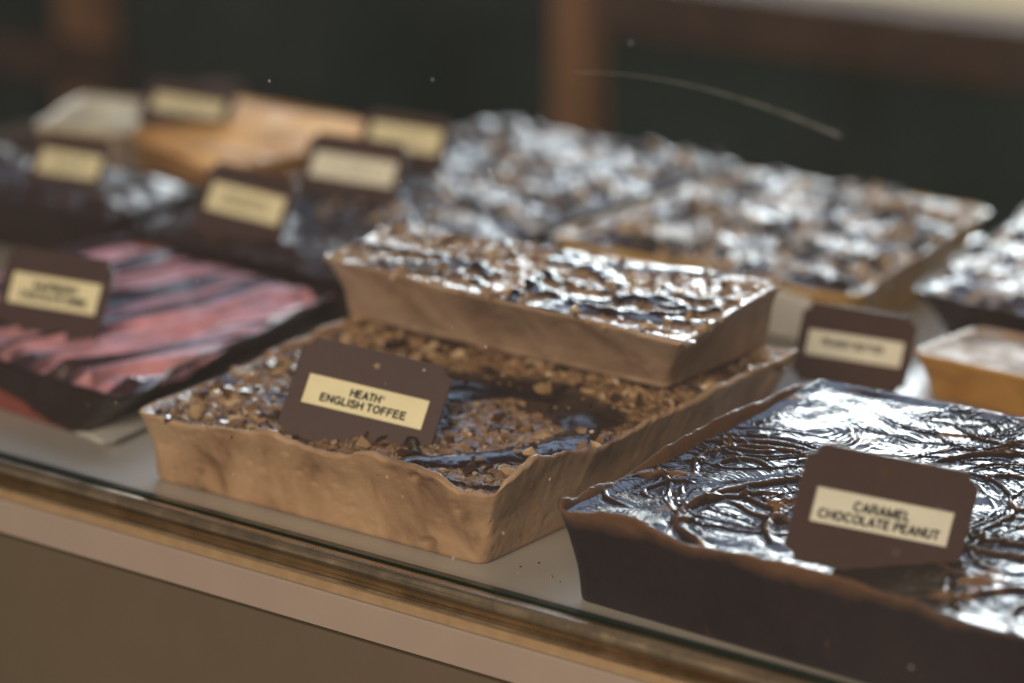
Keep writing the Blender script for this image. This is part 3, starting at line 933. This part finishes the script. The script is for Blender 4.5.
box('end_panel', -.720, -.6905, -.028, .62, -.30, .012, M['wood_dark'], case, .002)
RZ = .0024
GY0, GY1 = -.0340, -.0300
box('glass_pane', X0, X1, GY0, GY1, .0022 + RZ, .52, M['glass'], case)
box('glass_edge', X0, X1, GY0 + .0002, GY1 - .0002, .0009 + RZ, .0021 + RZ, M['green_edge'], case)
rail = [(-.0292, -.012), (-.0292, .0004), (-.0350, .0004), (-.0358, .0014), (-.0368, .0016)]
for i in range(9):
    a = rad(75 - i * 14)
    rail.append((-.0375 - .0048 * math.cos(a), -.0032 + .0050 * math.sin(a)))
rail += [(-.0400, -.0086), (-.0400, -.0098), (-.0425, -.0102), (-.0432, -.0112), (-.0425, -.0122), (-.0405, -.0126), (-.0292, -.0126)]
extrude_x('metal_rail', [(y, (z - .0016) * .80 + .0016 + RZ) for y, z in rail], X0, X1, M['alu'], closed=True, smooth=False)
extrude_x('trim_strip', [(-.030, -.0077), (-.0412, -.0077), (-.0418, -.0116), (-.030, -.0116)], X0, X1, M['trim'], closed=True)
extrude_x('ledge', [(-.030, -.0117), (-.0432, -.0117), (-.0440, -.0124), (-.0452, -.0262), (-.0446, -.0266), (-.030, -.0266)], X0, X1, M['ledge'], closed=True)
box('dark_joint', X0, X1, -.042, -.030, -.0280, -.0267, M['gap'], case)
box('front_panel', X0, X1, -.0452, -.030, -.62, -.0277, M['panel'], case)
# back frame of the case: two posts and a low box beyond the far end
for pa, pb in ((-.814, -.776), (-1.402, -1.350)):
    box('back_post', pa, pb, 1.13, 1.165, -.9, .60, M['wood'], case, .003)
box('post_rail', -1.9, -1.305, 1.09, 1.125, -.146, -.112, M['wood_dark'], case, .003)

# scratch on the glass
sc_pts = spline([(.0658, .2156), (.0883, .2175), (.1103, .2175), (.1318, .2158), (.1572, .2120), (.1811, .2070)], 14)
V, F = [], []
for i, (x, z) in enumerate(sc_pts):
    w = .00018 + .00075 * (i / len(sc_pts)) ** 2.2 * (1 - .7 * (i / len(sc_pts) > .96))
    V += [(x, GY0 - .0004, z - w), (x, GY0 - .0004, z + w), (x, GY0 - .0002, z + w), (x, GY0 - .0002, z - w)]
    if i:
        a = (i - 1) * 4
        for k in range(4):
            F.append([a + k, a + (k + 1) % 4, a + 4 + (k + 1) % 4, a + 4 + k])
mesh_obj('scratch', V, F, M['scratch'], case)

# wax paper under the raspberry slab
V, F = [], []
nx_, ny_ = 24, 24
for j in range(ny_):
    for i in range(nx_):
        u, v = i / (nx_ - 1), j / (ny_ - 1)
        p = bil([(-.262, .020), (-.224, .012), (-.238, .110), (-.290, .110)], u, v)
        lift = .004 * max(0, u - .78) / .22 * (1 - .5 * v) + .0004 * math.sin(u * 17 + v * 9)
        V.append((p[0], p[1], .0008 + max(0, lift)))
for j in range(ny_ - 1):
    for i in range(nx_ - 1):
        a = j * nx_ + i
        F.append([a, a + 1, a + nx_ + 1, a + nx_])
# (kept clear of the slab above it)
wp = mesh_obj('wax_paper', [(x, y, z * .9) for x, y, z in V], F, M['paper'])
md = wp.modifiers.new('t', 'SOLIDIFY'); md.thickness = .0002
wp['label'] = 'thin white wax paper sticking out under the pink swirled slab'
wp['category'] = 'paper'

# a sheet of wax paper standing against the speckled slab
V, F = [], []
for j in range(10):
    for i in range(20):
        u, v = i / 19, j / 9
        V.append((-.185 + .128 * u, .3405 - .0105 * v + .0012 * math.sin(u * 14) * v + .003 * (u - .5), .0012 + .0285 * v + .0012 * math.sin(u * 23 + 1) * v))
for j in range(9):
    for i in range(19):
        a = j * 20 + i
        F.append([a, a + 1, a + 21, a + 20])
ws = mesh_obj('wax_paper', V, F, M['paper'])
md = ws.modifiers.new('t', 'SOLIDIFY'); md.thickness = .0002
ws['label'] = 'white wax paper standing upright in front of the golden speckled slab'
ws['category'] = 'paper'

# bits fallen on the shelf
rs = np.random.RandomState(77)
bm = bmesh.new(); bmesh.ops.create_icosphere(bm, subdivisions=1, radius=1)
bv = np.array([v.co[:] for v in bm.verts]); bf = np.array([[v.index for v in f.verts] for f in bm.faces]); bm.free()
V, F, T = [], [], []
for i in range(110):
    if i < 60:
        x, y = rs.uniform(-.25, .2), rs.uniform(-.0275, -.022)
    elif i < 90:
        x, y = rs.uniform(.010, .045), rs.uniform(-.02, .15)
    else:
        x, y = rs.uniform(-.222, -.195), rs.uniform(-.02, .15)
    sz = rs.uniform(.0002, .0008) * (1.5 if rs.rand() < .1 else 1)
    b = bv * (1 + rs.uniform(-.3, .3, (len(bv), 1))) * sz * np.array([1.2, .9, .7])
    V.append(b + np.array([x, y, sz * .6])); F.append(bf + i * len(bv)); T.append(np.full(len(bv), rs.rand()))
cr = mesh_obj('crumbs', np.concatenate(V), np.concatenate(F), M['crumb'], attrs={'tint': np.concatenate(T)})
cr['kind'] = 'stuff'
cr['label'] = 'tiny brown crumbs scattered on the white shelf between the slabs'
cr['category'] = 'crumbs'

# ------------------------------------------------------------------ behind the case
ctr = thing('back_counter', 'low dark green counter with brown wooden edge and pale top behind the case', 'counter', (-.5, 1.1, -.9))
def put(o):
    o.matrix_parent_inverse = ctr.matrix_basis.inverted()
    return o
put(box('counter_front', -.778, 2.6, 1.165, 1.9, -.9, -.0445, M['dark_green'], ctr))
put(box('wooden_edge', -.778, 2.6, 1.150, 1.21, -.044, .0035, M['wood_dark'], ctr, .004))
put(box('counter_top', -.778, 2.6, 1.214, 1.90, -.044, .0045, M['pale_top'], ctr, .003))
b = box('back_wall', -3.6, -.836, 1.17, 1.22, -.9, .25, M['dark_green'])
b['kind'] = 'structure'
f = box('floor', -6, 5, -5, 6, -.95, -.90, M['floor'])
f['kind'] = 'structure'

# ------------------------------------------------------------------ light
def area(name, loc, target, sx, sy, power, col):
    l = bpy.data.lights.new(name, 'AREA')
    l.shape = 'RECTANGLE'
    l.size, l.size_y = sx, sy
    l.energy = power
    l.color = col
    o = bpy.data.objects.new(name, l)
    o.location = loc
    o.rotation_euler = (Vector(target) - Vector(loc)).to_track_quat('-Z', 'Y').to_euler()
    return link(o)
area('window_light', (-1.05, 2.4, .60), (0, .15, .05), 1.7, .52, 84, (.88, .95, 1.0))
area('room_light', (.85, -2.3, 1.3), (0, .05, 0), 1.6, 1.2, 76, (1.0, .79, .59))
area('ceiling_light', (-.95, 1.75, 1.7), (-.1, .15, 0), 1.8, .8, 15, (.52, .68, 1.0))
w = bpy.data.worlds.new('World')
S.world = w
w.use_nodes = True
bg = w.node_tree.nodes['Background']
bg.inputs[0].default_value = (.80, .86, 1.0, 1)
bg.inputs[1].default_value = .045

# ------------------------------------------------------------------ camera
cam = bpy.data.cameras.new('camera')
co = bpy.data.objects.new('camera', cam)
link(co)
co.location = (.7321, -.9428, .4412)
P_, Y_ = rad(16.25), rad(37.4)
fw = Vector((-math.sin(Y_) * math.cos(P_), math.cos(Y_) * math.cos(P_), -math.sin(P_)))
co.rotation_euler = fw.to_track_quat('-Z', 'Y').to_euler()
cam.sensor_width = 36
cam.lens = 36 * 3126 / 1024
cam.clip_start = .05
cam.clip_end = 60
cam.dof.use_dof = True
cam.dof.focus_distance = 1.258
cam.dof.aperture_fstop = 4.1
S.camera = co

S.render.engine = 'CYCLES'
S.cycles.use_denoising = True
S.cycles.max_bounces = 8
S.cycles.transparent_max_bounces = 12
S.cycles.caustics_reflective = False
S.cycles.caustics_refractive = False
S.view_settings.view_transform = 'Standard'
S.view_settings.look = 'None'
S.view_settings.exposure = 0
S.view_settings.gamma = 1
